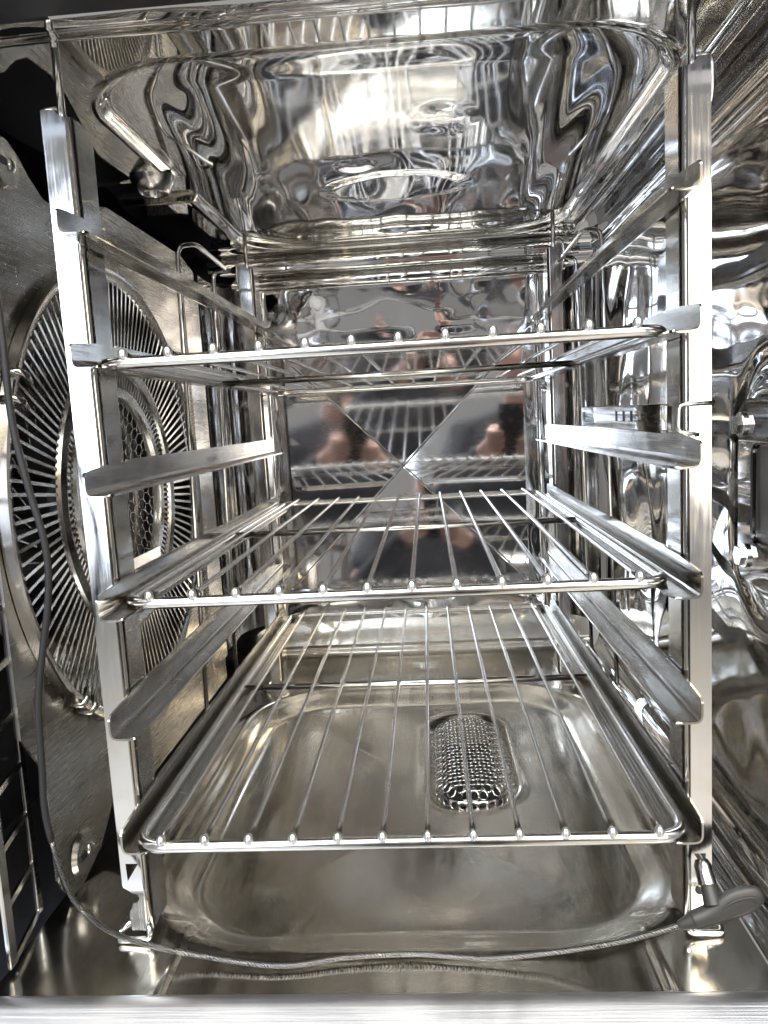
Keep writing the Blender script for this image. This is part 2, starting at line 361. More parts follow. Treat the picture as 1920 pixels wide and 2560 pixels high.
# steam nozzle under the ceiling
bm = bmesh.new()
pr = [(0.0185, 0.446), (0.0175, 0.442), (0.0125, 0.4335), (0.0105, 0.4328), (0.0088, 0.4345), (0.0088, 0.446)]
R = []
for p, q in pr: R.append([bm.verts.new((-0.190 + p * math.cos(2 * PI * k / 28), 0.222 + p * math.sin(2 * PI * k / 28), q)) for k in range(28)])
for i in range(len(R) - 1):
    for k in range(28): bm.faces.new((R[i][k], R[i][(k + 1) % 28], R[i + 1][(k + 1) % 28], R[i + 1][k]))
noz = obj('steam_nozzle', bm, 'wire', oven, auto=50)
bm = bmesh.new(); bmesh.ops.create_circle(bm, cap_ends=True, radius=0.009, segments=24, matrix=Matrix.Translation((-0.190, 0.222, 0.4405))); obj('nozzle_bore', bm, 'dark', noz)
# lamp on the right wall
def wallmap(u, v, w): return (XW - 0.006 - w, u, v)
def rr(cx, cy, hx, hy, r, n=6):
    o = []
    for sx, sy, a in ((1, 1, 0), (-1, 1, 90), (-1, -1, 180), (1, -1, 270)):
        for k in range(n + 1):
            t = math.radians(a + 90 * k / n); o.append((cx + sx * (hx - r) + r * math.cos(t), cy + sy * (hy - r) + r * math.sin(t)))
    return o
bm = sheet(rr(0.012, 0.184, 0.056, 0.056, 0.012), [rr(0.008, 0.184, 0.038, 0.028, 0.006)], wallmap, 0.006)
bmesh.ops.bevel(bm, geom=[e for e in bm.edges if len(e.link_faces) == 2 and e.calc_face_angle(0) > 0.8], offset=0.0022, segments=3, affect='EDGES')
lampf = obj('lamp_frame', bm, 'wall', oven, auto=35)
bm = bmesh.new(); box(bm, (XW - 0.0095, 0.008 - 0.0378, 0.184 - 0.0278), (XW - 0.0065, 0.008 + 0.0378, 0.184 + 0.0278)); obj('lamp_glass', bm, 'glass', lampf)
for y, z in ((0.060, 0.2245), (0.055, 0.1450), (-0.036, 0.2245), (-0.036, 0.1450)):
    bm = bmesh.new(); bmesh.ops.create_cone(bm, cap_ends=True, segments=6, radius1=0.0062, radius2=0.0058, depth=0.005, matrix=Matrix.Translation((XW - 0.0145, y, z)) @ Matrix.Rotation(PI / 2, 4, 'Y'))
    bmesh.ops.create_cone(bm, cap_ends=True, segments=20, radius1=0.0075, radius2=0.0075, depth=0.0016, matrix=Matrix.Translation((XW - 0.0128, y, z)) @ Matrix.Rotation(PI / 2, 4, 'Y'))
    obj('bolt', bm, 'wire', lampf, auto=40)

# ================================================================== fan baffle on the left with round guard
XB = -0.228; CY, CZ = 0.190, 0.190
baf = empty('fan_baffle', (0, 0, 0), 'satin steel baffle plate on the left with a large round fan guard', 'baffle')
out = [(0.030, -0.045)] + arc(0.058, -0.042, 0.026, 180, 290, 8) + [(0.092, -0.058), (0.110, -0.044), (0.122, -0.032), (0.140, -0.028), (0.165, -0.036), (0.185, -0.052), (0.20, -0.056), (0.438, -0.056), (0.438, 0.414), (0.40, 0.423), (0.215, 0.423), (0.185, 0.415), (0.160, 0.402), (0.135, 0.398), (0.108, 0.400), (0.092, 0.409), (0.080, 0.419), (0.068, 0.4245), (0.050, 0.4245), (0.030, 0.410), (0.012, 0.36), (0.0085, 0.28), (0.0085, 0.06), (0.030, 0.03)]
hole = [(CY + 0.174 * math.cos(2 * PI * k / 72), CZ + 0.174 * math.sin(2 * PI * k / 72)) for k in range(72)]
bm = sheet(out, [hole], lambda u, v, w: (XB - w, u, v), 0.0015)
obj('baffle_plate', bm, 'baffle', baf)
# rear bent flanges
bm = bmesh.new(); box(bm, (XB - 0.045, 0.4385, -0.055), (XB, 0.440, 0.413)); obj('rear_flange', bm, 'baffle', baf)
bm = bmesh.new(); box(bm, (XB + 0.0002, 0.385, -0.028), (XB + 0.004, 0.4375, 0.385)); bmesh.ops.bevel(bm, geom=bm.edges[:], offset=0.0015, segments=2, affect='EDGES'); obj('rear_strip', bm, 'baffle', baf)
# slotted screw tabs
for y, z in ((0.064, -0.046), (0.060, 0.408)):
    bm = bmesh.new(); bmesh.ops.create_cone(bm, cap_ends=True, segments=32, radius1=0.016, radius2=0.014, depth=0.003, matrix=Matrix.Translation((XB + 0.0018, y, z)) @ Matrix.Rotation(PI / 2, 4, 'Y'))
    t = obj('screw_disc', bm, 'grille', baf, auto=40)
    bm = bmesh.new(); box(bm, (XB + 0.0034, y - 0.009, z - 0.002), (XB + 0.0040, y - 0.001, z + 0.002)); obj('slot', bm, 'dark', t)
    bm = bmesh.new(); bmesh.ops.create_uvsphere(bm, u_segments=14, v_segments=8, radius=0.0045, matrix=Matrix.Translation((XB + 0.003, y + 0.006, z)) @ Matrix.Scale(0.6, 4, (1, 0, 0))); obj('screw_head', bm, 'wire', t, smooth=True)
# guard: lathe rings about the X axis
def lathe(name, prof, mat, parent, n=120, smooth=True):
    bm = bmesh.new(); R = [[bm.verts.new((x, CY + r * math.cos(2 * PI * k / n), CZ + r * math.sin(2 * PI * k / n))) for k in range(n)] for r, x in prof]
    for i in range(len(R) - 1):
        for k in range(n): bm.faces.new((R[i][k], R[i][(k + 1) % n], R[i + 1][(k + 1) % n], R[i + 1][k]))
    return obj(name, bm, mat, parent, auto=40)
guard = lathe('guard_hoop', [(0.1790, XB + 0.0005), (0.1790, XB + 0.0075), (0.1780, XB + 0.0085), (0.1725, XB + 0.0070), (0.1695, XB + 0.0045), (0.1695, XB + 0.0035), (0.1725, XB + 0.0058), (0.1775, XB + 0.0070), (0.1778, XB + 0.006), (0.1778, XB + 0.0005)], 'grille', baf)
lathe('guard_ring', [(0.1120, XB + 0.002), (0.1108, XB + 0.0050), (0.1060, XB + 0.0068), (0.1012, XB + 0.0050), (0.1000, XB + 0.002), (0.1010, XB + 0.0015), (0.1060, XB + 0.0050), (0.1110, XB + 0.0015), (0.1120, XB + 0.002)], 'grille', baf)
lathe('guard_ring', [(0.0885, XB + 0.001), (0.086, XB + 0.0040), (0.079, XB + 0.0035), (0.0775, XB + 0.000), (0.0775, XB - 0.004), (0.0785, XB - 0.004), (0.0785, XB + 0.0025), (0.086, XB + 0.003), (0.0880, XB + 0.0005), (0.0885, XB + 0.001)], 'grille', baf)
def bar_mesh(r0, x0, r1, x1, w, t):
    bm = bmesh.new(); v = []
    for r, x in ((r0, x0), (r1, x1)):
        for a, b in ((-w, -t), (w, -t), (w, t), (-w, t)): v.append(bm.verts.new((x + b, a, r)))
    for q in ((3, 2, 1, 0), (4, 5, 6, 7), (0, 1, 5, 4), (1, 2, 6, 5), (2, 3, 7, 6), (3, 0, 4, 7)): bm.faces.new([v[i] for i in q])
    bmesh.ops.recalc_face_normals(bm, faces=bm.faces[:])
    me = bpy.data.meshes.new('guard_bar'); bm.to_mesh(me); bm.free(); me.materials.append(MT['grille']); return me
b1 = bar_mesh(0.1112, 0.0022, 0.1705, 0.0050, 0.00105, 0.0009); b2 = bar_mesh(0.0878, 0.0010, 0.1010, 0.0022, 0.0011, 0.0009)
NB = 124
for k in range(NB):
    a = 2 * PI * k / NB
    inst('guard_bar', b1, baf, (XB, CY, CZ), (a, 0, 0))
    inst('guard_bar', b2, baf, (XB, CY, CZ), (a + PI / NB, 0, 0))
# hexagonal wire mesh over the hub
bm = bmesh.new(); s = 0.0056; seen = set()
for i in range(-14, 15):
    for j in range(-14, 15):
        cx_ = s * 1.5 * i; cy_ = s * math.sqrt(3) * (j + 0.5 * (i % 2))
        if math.hypot(cx_, cy_) > 0.086: continue
        P = [(cx_ + s * math.cos(k * PI / 3), cy_ + s * math.sin(k * PI / 3)) for k in range(6)]
        for k in range(6):
            a, b = P[k], P[(k + 1) % 6]; key = tuple(sorted(((round(a[0], 4), round(a[1], 4)), (round(b[0], 4), round(b[1], 4)))))
            if key in seen: continue
            seen.add(key)
            f = lambda p: (XB - 0.003 - 0.010 * max(0, 1 - (math.hypot(*p) / 0.08) ** 2) + 0.0008 * nz(p[0] * 90, p[1] * 90), CY + p[0], CZ + p[1])
            bar(bm, f(a), f(b), 0.00055, 4)
o = obj('hex_mesh', bm, 'wire', baf, smooth=True); o['kind'] = 'stuff'
# expanded metal behind the outer slots at top and bottom
bm = bmesh.new()
for i in range(-40, 41):
    for sgn in (-1, 1):
        pts = []
        for t in lin(-0.18, 0.18, 90):
            y = i * 0.0115 + sgn * t * 0.62; z = t
            r = math.hypot(y, z)
            pts.append((y, z) if 0.113 < r < 0.169 and abs(math.atan2(y, abs(z))) < 0.85 else None)
        for a, b in zip(pts[:-1], pts[1:]):
            if a and b: bar(bm, (XB - 0.012 + sgn * 0.0003, CY + a[0], CZ + a[1]), (XB - 0.012 + sgn * 0.0003, CY + b[0], CZ + b[1]), 0.0007, 4)
o = obj('expanded_mesh', bm, 'grille', baf); o['kind'] = 'stuff'
# polished strap across the hub
bm = bmesh.new(); box(bm, (XB + 0.0045, CY - 0.060, CZ - 0.062), (XB + 0.0058, CY + 0.058, CZ - 0.053)); obj('hub_strap', bm, 'rail', baf)
# clips on the hoop
for a in (2.62, 2.72, -2.25, -2.33):
    bm = bmesh.new(); y, z = CY + 0.1800 * math.cos(a), CZ + 0.1800 * math.sin(a)
    tube(bm, [(XB + 0.001, y, z), (XB + 0.011, y, z), (XB + 0.013, y - 0.004 * math.cos(a), z - 0.004 * math.sin(a)), (XB + 0.011, y - 0.012 * math.cos(a), z - 0.012 * math.sin(a))], 0.0024, 8)
    obj('clip', bm, 'grille', baf, smooth=True)
# slotted front upright of the baffle
fr = empty('baffle_ladder', (0, 0, 0), 'narrow ladder of bright steel strips at the far left edge', 'steel ladder')
def lad(y): return -0.2310 - (y + 0.021) * 0.2
for y, w in ((-0.021, 0.0040), (0.027, 0.0030)):
    bm = bmesh.new(); x = lad(y); box(bm, (x - 0.0012, y - w, ZF + 0.004), (x + 0.0012, y + w, 0.400)); bmesh.ops.bevel(bm, geom=bm.edges[:], offset=0.0006, segments=2, affect='EDGES')
    obj('upright', bm, 'post', fr, auto=40)
for k in range(14):
    z = ZF + 0.006 + k * 0.0335; bm = bmesh.new()
    if z > 0.395: break
    y0, y1 = -0.0169, 0.0239
    v = [bm.verts.new(p) for p in ((lad(y0) - .0009, y0, z - .002), (lad(y0) + .0009, y0, z - .002), (lad(y1) + .0009, y1, z - .002), (lad(y1) - .0009, y1, z - .002), (lad(y0) - .0009, y0, z + .002), (lad(y0) + .0009, y0, z + .002), (lad(y1) + .0009, y1, z + .002), (lad(y1) - .0009, y1, z + .002))]
    for q in ((3, 2, 1, 0), (4, 5, 6, 7), (0, 1, 5, 4), (1, 2, 6, 5), (2, 3, 7, 6), (3, 0, 4, 7)): bm.faces.new([v[i] for i in q])
    obj('rung', bm, 'post', fr)

# heating coil and fan wheel behind the guard
coil = empty('heating_coil', (-0.256, CY, CZ), 'pale round heating coil behind the slots of the fan guard', 'heating coil')
for r, x in ((0.150, 0.0), (0.128, -0.012)):
    bm = bmesh.new(); tube(bm, [(x, r * math.cos(2 * PI * k / 72), r * math.sin(2 * PI * k / 72)) for k in range(72)], 0.0075, 12, closed=True); obj('coil_turn', bm, 'coil', coil, smooth=True)
fan = empty('circulation_fan', (-0.290, CY, CZ), 'dark bladed fan wheel behind the hexagonal mesh of the guard', 'fan')
bm = bmesh.new(); bmesh.ops.create_cone(bm, cap_ends=True, segments=48, radius1=0.112, radius2=0.112, depth=0.003, matrix=Matrix.Translation((-0.024, 0, 0)) @ Matrix.Rotation(PI / 2, 4, 'Y')); obj('fan_disc', bm, 'dark', fan)
bm = bmesh.new(); box(bm, (-0.022, -0.013, 0.082), (0.022, 0.013, 0.0832)); bmesh.ops.rotate(bm, cent=(0, 0, 0.083), matrix=Matrix.Rotation(0.9, 3, 'X'), verts=bm.verts[:])
bl = obj('blade', bm, 'baffle', fan); blm = bl.data
for k in range(1, 30): inst('blade', blm, fan, (0, 0, 0), (2 * PI * k / 30, 0, 0))
bm = bmesh.new(); bmesh.ops.create_cone(bm, cap_ends=True, segments=24, radius1=0.022, radius2=0.016, depth=0.03, matrix=Matrix.Translation((-0.008, 0, 0)) @ Matrix.Rotation(PI / 2, 4, 'Y')); obj('hub', bm, 'dark', fan, auto=40)

for o in (oven, baf, fr, coil, fan): setdown(o)

# ================================================================== shelf racks
ZR = [-0.0078 + 0.0710 * k for k in range(6)]        # rail lip heights
def make_rack(sx, label):
    rk = empty('shelf_rack', (sx * 0.175, 0.26, ZFLOOR), label, 'rack', 'hanging rail racks'); inv = V((-sx * 0.175, -0.26, -ZFLOOR))
    def fin(name, bm, mat, **k):
        bmesh.ops.translate(bm, vec=inv, verts=bm.verts[:]); return obj(name, bm, mat, rk, **k)
    for yp, zt in ((0.034, 0.422), (0.483, 0.424)):
        zb = ZFLOOR + 0.008
        rear = yp > 0.2
        xi, xo = (0.1695, 0.1870) if sx < 0 else (0.1695, 0.1858)
        o = [(xi + 0.004, zt - 0.002), (xi + 0.007, zt - 0.001), (xi + 0.0095, zt + 0.0015), (xi + 0.012, zt + 0.0025), (xo, zt + 0.0025), (xo, -0.050)]
        if not rear: o += [(xo - 0.0005, -0.052), (xo - 0.0035, -0.0540), (xo - 0.0060, -0.0560), (xo - 0.0095, -0.0570), (xo - 0.0105, -0.0600), (xo - 0.0090, -0.0625), (xo - 0.0058, -0.0630), (xo - 0.0050, -0.0665), (xo - 0.0030, -0.0690)]
        o += [(xo - 0.003, zb + 0.006), (xo - 0.004, zb), (xi + 0.004, zb)]
        hl = [[(xo - 0.0035, -0.0355), (xi + 0.0055, -0.0355), (xo - 0.004, -0.0475)]] if not rear else []
        o = [(sx * a, b) for a, b in o]; hl = [[(sx * a, b) for a, b in h] for h in hl]
        bm = sheet(o, hl, lambda u, v, w: (u, yp - 0.0012 + w, v), 0.0012)
        fin('post_face', bm, 'post')
        prof = [(xi + 0.004, yp - 0.0012)] + [(xi + 0.004 - 0.004 * math.sin(a), yp + 0.0028 - 0.004 * math.cos(a)) for a in lin(0.2, PI / 2, 6)] + [(xi, yp + 0.0032), (xi, yp + 0.026)]
        bm = extr(prof, lambda p, q, t: (sx * p, q, t), [zb] + lin(zb + 0.02, zt - 0.002, 6))
        fin('post_side', bm, 'rail', smooth=True)  # darker rail steel puts the dark reflections of this side into its colour
        bm = bmesh.new(); tube(bm, [(sx * (xi + 0.0085), yp + 0.006, zt - 0.03), (sx * (xi + 0.0085), yp + 0.006, ZCEIL + (0.004 if rear else 0.001))], 0.0024, 12); fin('hanger_rod', bm, 'wire', smooth=True)
        p = [(sx * (xi + 0.0075), yp + 0.008, zt + 0.0055), (sx * (xo + 0.0035), yp + 0.008, zt + 0.0065), (sx * (xo + 0.0045), yp + 0.010, zt - 0.014), (sx * (xo + 0.001), yp + 0.014, zt - 0.030)]
        bm = bmesh.new(); tube(bm, fillet(p, 0.005), 0.0016, 8); fin('post_loop', bm, 'wire', smooth=True)
        p = [(sx * (xi + 0.002), yp - 0.002, zb + 0.004), (sx * (xi + 0.001), yp - 0.004, zb - 0.0040), (sx * (xo + 0.006), yp - 0.003, zb - 0.0056), (sx * (xo + 0.007), yp + 0.004, zb - 0.0040), (sx * (xo - 0.002), yp + 0.003, zb + 0.003)]
        bm = bmesh.new(); tube(bm, fillet(p, 0.005), 0.0022, 8); fin('foot', bm, 'wire', smooth=True)
        # small plate tying the post foot
        bm = bmesh.new(); box(bm, (sx * (xi + 0.004) if sx > 0 else -xo + 0.003, yp - 0.0005, zb), (xo - 0.003 if sx > 0 else -(xi + 0.004), yp + 0.020, zb + 0.0012)); fin('foot_plate', bm, 'post')
    XF = 0.1682
    for zi in ZR:
        H1, H0 = 0.0185, 0.0142
        st = [(-0.0015, H0 - 0.0030, 0.0135), (-0.0012, H0 - 0.0020, 0.0145), (0.0012, H0 - 0.0002, 0.0158), (0.010, H0 + 0.0008, 0.0160), (0.034, H0 + 0.0026, 0.0160), (0.0600, H1 - 0.0018, 0.0160), (0.0602, H1 - 0.0006, 0.0160), (0.0850, H1 - 0.0006, 0.0160), (0.28, H1 - 0.001, 0.0160), (0.49, H1 - 0.001, 0.0160), (0.513, H1 - 0.002, 0.0140), (0.518, H1 - 0.006, 0.011)]
        bm = bmesh.new(); R = []
        for y, h, wl in st:
            wb = 0.0
            x = XF + wb
            R.append([bm.verts.new(q) for q in ((sx * x, y, zi + h), (sx * x, y, zi + 0.0042), (sx * (x - 0.0005), y, zi + 0.0020), (sx * (x - 0.0016), y, zi + 0.0006), (sx * (x - 0.0036), y, zi), (sx * (x - wl + 0.003), y, zi - 0.0002), (sx * (x - wl), y, zi + 0.0005))])
        for i in range(len(R) - 1):
            for k in range(6): bm.faces.new((R[i][k], R[i + 1][k], R[i + 1][k + 1], R[i][k + 1]))
        ob = fin('rail', bm, 'rail'); thicken(ob, 0.0012, 0)
    ya, yb_ = (0.300, 0.412) if sx < 0 else (0.362, 0.478)
    if sx > 0: ya, yb_ = 0.352, 0.468
    p = [(sx * 0.203, ya - 0.020, ZFLOOR + 0.05), (sx * 0.203, ya + 0.012, 0.412), (sx * 0.190, ya + 0.030, 0.417), (sx * 0.184, yb_ + 0.002, 0.409), (sx * 0.201, yb_ + 0.012, 0.409), (sx * 0.203, yb_ - 0.020, ZFLOOR + 0.05)]
    bm = bmesh.new(); tube(bm, fillet(p, [0, 0.010, 0.008, 0.006, 0.008, 0]), 0.0023, 10); fin('guard_wire', bm, 'wire', smooth=True)
    bm = bmesh.new(); tube(bm, [(sx * 0.203, ya - 0.03, ZFLOOR + 0.052), (sx * 0.203, yb_, ZFLOOR + 0.052)], 0.0022, 8); fin('guard_wire', bm, 'wire', smooth=True)
    return rk
rl = make_rack(-1, 'polished steel rack of rails and posts on the left, by the round fan guard')
rr_ = make_rack(1, 'polished steel rack of rails and posts on the right, holding the probe handle')
# stamped letters on the left post
for i, (t, z) in enumerate((('306', 0.3385), ('7986', 0.3340))):
    cu = bpy.data.curves.new('stamp', 'FONT'); cu.body = t; cu.size = 0.0042; cu.align_x = 'CENTER'
    to = bpy.data.objects.new('stamp', cu); COL.objects.link(to); bpy.context.view_layer.update()
    me = bpy.data.meshes.new_from_object(to.evaluated_get(bpy.context.evaluated_depsgraph_get())); bpy.data.objects.remove(to)
    me.materials.clear(); me.materials.append(MT['ink'])
    inst('stamped_mark', me, rl, V((-0.1808, 0.0326, z)) - V((-0.175, 0.26, ZFLOOR)), (PI / 2, 0, 0))

# U-channel above the third right rail with its wire holder
ch = empty('probe_holder', (0.167, 0.03, 0.225), 'narrow steel channel with bent wire clip on the right rack post above the empty rail', 'holder')
def hol(name, bm, mat, **k):
    bmesh.ops.translate(bm, vec=(-0.167, -0.03, -0.225), verts=bm.verts[:]); return obj(name, bm, mat, ch, **k)
pr = [(0.1755, 0.2405), (0.1668, 0.2405), (0.1660, 0.2397), (0.1660, 0.2248), (0.1668, 0.2240), (0.1755, 0.2240)]
bm = extr(pr, lambda p, q, t: (p, t, q + (t - 0.29) * 0.008), lin(0.060, 0.291, 4)); thicken(hol('channel', bm, 'rail', auto=50), 0.0011, 0)
for y in (0.125, 0.145, 0.166, 0.284):
    bm = bmesh.new(); box(bm, (0.1648, y - 0.0007, 0.2285), (0.16535, y + 0.0007, 0.2360)); hol('slot', bm, 'dark')
p = [(0.1850, 0.026, 0.2385), (0.1655, 0.026, 0.2385), (0.1648, 0.026, 0.2230), (0.1765, 0.026, 0.2212)]
bm = bmesh.new(); tube(bm, fillet(p, 0.0035), 0.0013, 8); hol('clip_wire', bm, 'wire', smooth=True)
for x in (0.1698, 0.1738):
    bm = bmesh.new(); tube(bm, [(x, 0.026, 0.2205), (x, 0.026, 0.2145), (x, 0.026, 0.2140)], [0.0013, 0.0013, 0.0006], 8); hol('pin', bm, 'wire', smooth=True)

# ================================================================== wire shelves
def make_shelf(z, oy, ox, label):
    sh = empty('wire_shelf', (ox, oy + 0.261, z), label, 'shelf', 'wire shelves in the rack'); inv = V((0, -0.261, 0))
    def fin(name, bm, mat, **k):
        bmesh.ops.translate(bm, vec=inv, verts=bm.verts[:]); return obj(name, bm, mat, sh, **k)
    rf = 0.0036; rw_ = 0.0017; zf = -rf - rw_ + 0.0008
    c = fillet([(-0.1612, 0, zf), (0.1612, 0, zf), (0.1612, 0.522, zf), (-0.1612, 0.522, zf)], 0.019, 8, closed=True)
    bm = bmesh.new(); tube(bm, c, rf, 14, closed=True); fin('frame', bm, 'wire', smooth=True)
    bm = bmesh.new(); tube(bm, [(-0.159, 0.262, zf + 0.0004), (0.159, 0.262, zf + 0.0004)], 0.0029, 12); fin('cross_bar', bm, 'wire', smooth=True)
    # one wire with its squashed weld ends
    bm = bmesh.new(); tube(bm, [(0, -0.0022, 0), (0, -0.0019, 0), (0, 0.012, 0.0), (0, 0.262, 0.0004), (0, 0.510, 0), (0, 0.5242, 0), (0, 0.5245, 0)], [0.0012, 0.0020, rw_, rw_, rw_, 0.0019, 0.0012], 10)
    w = fin('wire', bm, 'wire', smooth=True); w.location.x = -0.1441
    for i in range(1, 12):
        d = w.copy(); COL.objects.link(d); d.parent = sh; d.location.x = -0.1441 + 0.0262 * i
    for i in range(12):
        bm = bmesh.new(); bmesh.ops.create_uvsphere(bm, u_segments=10, v_segments=7, radius=0.0028, matrix=Matrix.Translation((-0.1441 + 0.0262 * i, -0.0022, 0.0002)) @ Matrix.Scale(1.25, 4, (0, 0, 1)))
        fin('weld', bm, 'weld', smooth=True)
    return sh
make_shelf(0.0, 0.0, 0.0, 'lowest wire shelf, just above the oven floor and the drain strainer')
make_shelf(0.142, 0.0239, -0.0025, 'middle wire shelf seen from above, between the other two')
make_shelf(0.284, 0.0205, -0.0029, 'topmost wire shelf seen edge on from just below')

# ================================================================== drain strainer
st = empty('drain_strainer', (0.049, 0.268, -0.095), 'small oblong perforated steel strainer over the drain in the floor', 'strainer')
SZ = floor_z(0.049, 0.268) + 0.0165
def top_h(x, y):
    d = -rrect_sdf(x, y, 0, 0, 0.0300, 0.0830, 0.026)
    return 0.016 - 0.007 * (1 - sstep(0, 0.010, d)) + 0.0015 * sstep(0.006, 0.02, d)
bm = bmesh.new(); s = 0.0044; NN = 12
for i in range(-12, 13):
    for j in range(-24, 25):
        cx_ = s * math.sqrt(3) * (i + 0.5 * (j % 2)); cy_ = s * 1.5 * j
        if rrect_sdf(cx_, cy_, 0, 0, 0.0300, 0.0830, 0.026) > -0.0022: continue
        hexp = []; circ = []
        for k in range(NN):
            a = 2 * PI * k / NN + PI / 6
            rad = s * math.cos(PI / 6) / math.cos(((a - PI / 6) % (PI / 3)) - PI / 6) if False else s * math.cos(PI / 6) / math.cos((((a) % (PI / 3)) - PI / 6))
            rad = min(rad, s)
            hx_, hy_ = cx_ + rad * math.cos(a), cy_ + rad * math.sin(a)
            kx, ky = cx_ + 0.0029 * math.cos(a), cy_ + 0.0029 * math.sin(a)
            hexp.append(bm.verts.new((hx_, hy_, top_h(hx_, hy_)))); circ.append(bm.verts.new((kx, ky, top_h(kx, ky) - 0.0004)))
        for k in range(NN): bm.faces.new((hexp[k], hexp[(k + 1) % NN], circ[(k + 1) % NN], circ[k]))
bmesh.ops.remove_doubles(bm, verts=bm.verts[:], dist=0.00025)
o = obj('perforated_top', bm, 'strain', st, auto=60); o.location = (0, 0, SZ + 0.095 - 0.016); thicken(o, 0.0008, -1)
bm = bmesh.new(); box(bm, (-0.026, -0.076, 0), (0.026, 0.076, 0.0012)); o = obj('drain_shade', bm, 'dark', st); o.location = (0, 0, floor_z(0.049, 0.268) + 0.095 + 0.0006)  # dark slab painted in as the shade below the strainer holes
# perforated side band: big round holes
bm = bmesh.new(); loop = rr(0, 0, 0.0310, 0.0840, 0.026, 14); L_ = [V((a, b, 0)) for a, b in loop]; tot = 0; seg = [0]
for a, b in zip(L_, L_[1:] + L_[:1]): tot += (b - a).length; seg.append(tot)
def along(t):
    t = t % tot
    for i in range(len(L_)):
        if seg[i + 1] >= t:
            f = (t - seg[i]) / (seg[i + 1] - seg[i] + 1e-9); return L_[i].lerp(L_[(i + 1) % len(L_)], f)
NH = 52; cw = tot / NH
for i in range(NH):
    c0 = cw * (i + 0.5); sq = []; ci = []
    for k in range(16):
        a = 2 * PI * k / 16 + PI / 8; m = 1 / max(abs(math.cos(a)), abs(math.sin(a)))
        u, v = 0.5 * cw * m * math.cos(a), 0.0042 * m * math.sin(a)
        p = along(c0 + u); sq.append(bm.verts.new((p.x, p.y, v)))
        p = along(c0 + 0.0026 * math.cos(a)); ci.append(bm.verts.new((p.x * 1.012, p.y * 1.008, 0.0028 * math.sin(a))))
    for k in range(16): bm.faces.new((sq[k], sq[(k + 1) % 16], ci[(k + 1) % 16], ci[k]))
bmesh.ops.remove_doubles(bm, verts=bm.verts[:], dist=0.0002)
o = obj('perforated_side', bm, 'strain', st, auto=60); o.location = (0, 0, SZ + 0.095 - 0.016 + 0.0048); thicken(o, 0.0008, 1)
bm = bmesh.new(); tube(bm, [(p.x, p.y, 0) for p in L_], 0.0012, 6, closed=True); o = obj('bottom_rim', bm, 'strain', st, smooth=True); o.location = (0, 0, SZ + 0.095 - 0.0160)
bm = bmesh.new(); box(bm, (-0.008, -0.0870, -0.004), (0.008, -0.0853, 0.002)); bmesh.ops.bevel(bm, geom=bm.edges[:], offset=0.0005, segments=2, affect='EDGES'); o = obj('front_tab', bm, 'strain', st); o.location = (0, 0, SZ + 0.095 - 0.0160)

setdown(st)

# ================================================================== core probe: cable and grey handle
pb = empty('core_probe', (0.18, 0.0, -0.05), 'grey rubber probe handle with black and braided cable looping across the front', 'probe')
def fpb(name, bm, mat, par=pb, **k):
    bmesh.ops.translate(bm, vec=(-0.18, 0, 0.05), verts=bm.verts[:]); return obj(name, bm, mat, par, **k)
def catmull(P, n=8):
    P = [V(p) for p in P]; P = [P[0] * 2 - P[1]] + P + [P[-1] * 2 - P[-2]]; out = []
    for i in range(1, len(P) - 2):
        a, b, c, d = P[i - 1:i + 3]
        for k in range(n):
            t = k / n; out.append(0.5 * (2 * b + (c - a) * t + (2 * a - 5 * b + 4 * c - d) * t * t + (3 * b - a - 3 * c + d) * t ** 3))
    return out + [P[-2]]
c1 = [(-0.210, 0.0, 0.37), (-0.206, 0.0, 0.308), (-0.206, 0.0, 0.252), (-0.201, 0.0, 0.213), (-0.195, 0.0, 0.179), (-0.197, 0.0, 0.147), (-0.209, 0.0, 0.092), (-0.212, 0.0, 0.049), (-0.213, 0.0, 0.012), (-0.204, 0.0, -0.033)]
c2 = [(-0.204, 0.0, -0.033), (-0.192, 0.0, -0.050), (-0.181, 0.004, -0.063), (-0.169, 0.008, -0.0715), (-0.141, 0.012, -0.0825), (-0.082, 0.005, -0.0862), (-0.040, 0.011, -0.0858), (0.002, 0.013, -0.0855), (0.044, 0.009, -0.0858), (0.085, 0.007, -0.0805), (0.124, 0.001, -0.0692), (0.158, 0.0, -0.0585)]
al = catmull(c1 + c2[1:], 8); k = 8 * 8 + 2
bm = bmesh.new(); tube(bm, al[:k + 1], 0.0021, 10); fpb('cable_sleeve', bm, 'cable', smooth=True)
bm = bmesh.new(); tube(bm, al[k:], 0.0016, 10); fpb('braided_cable', bm, 'braid', smooth=True)
# handle: collar, neck, flat oval paddle, peg
A = V((0.1545, 0.0, -0.0595)); B = V((0.2005, 0.0, -0.0415)); ax = (B - A).normalized()
bm = bmesh.new(); tube(bm, [A + ax * t for t in (0, 0.001, 0.003, 0.009, 0.0092)], [0.0018, 0.0026, 0.0030, 0.0046, 0.0040], 16); fpb('strain_relief', bm, 'grip', auto=50)
bm = bmesh.new()
nrm = V((0, 1, 0)); upv = ax.cross(nrm).normalized() * -1
if upv.z < 0: upv = -upv
secs = [(0.0085, 0.0050, 0.0048), (0.0095, 0.0054, 0.0052), (0.016, 0.0054, 0.0053), (0.020, 0.0056, 0.0058), (0.024, 0.0056, 0.0068), (0.029, 0.0053, 0.0080), (0.035, 0.0050, 0.0086), (0.041, 0.0047, 0.0082), (0.0465, 0.0042, 0.0068), (0.0500, 0.0034, 0.0052), (0.0515, 0.0018, 0.0022)]
R = []
for t, a, b in secs:
    c = A + ax * t + upv * (0.0010 * sstep(0.02, 0.035, t))
    R.append([bm.verts.new(c + nrm * (a * math.cos(2 * PI * q / 24)) + upv * (b * math.sin(2 * PI * q / 24))) for q in range(24)])
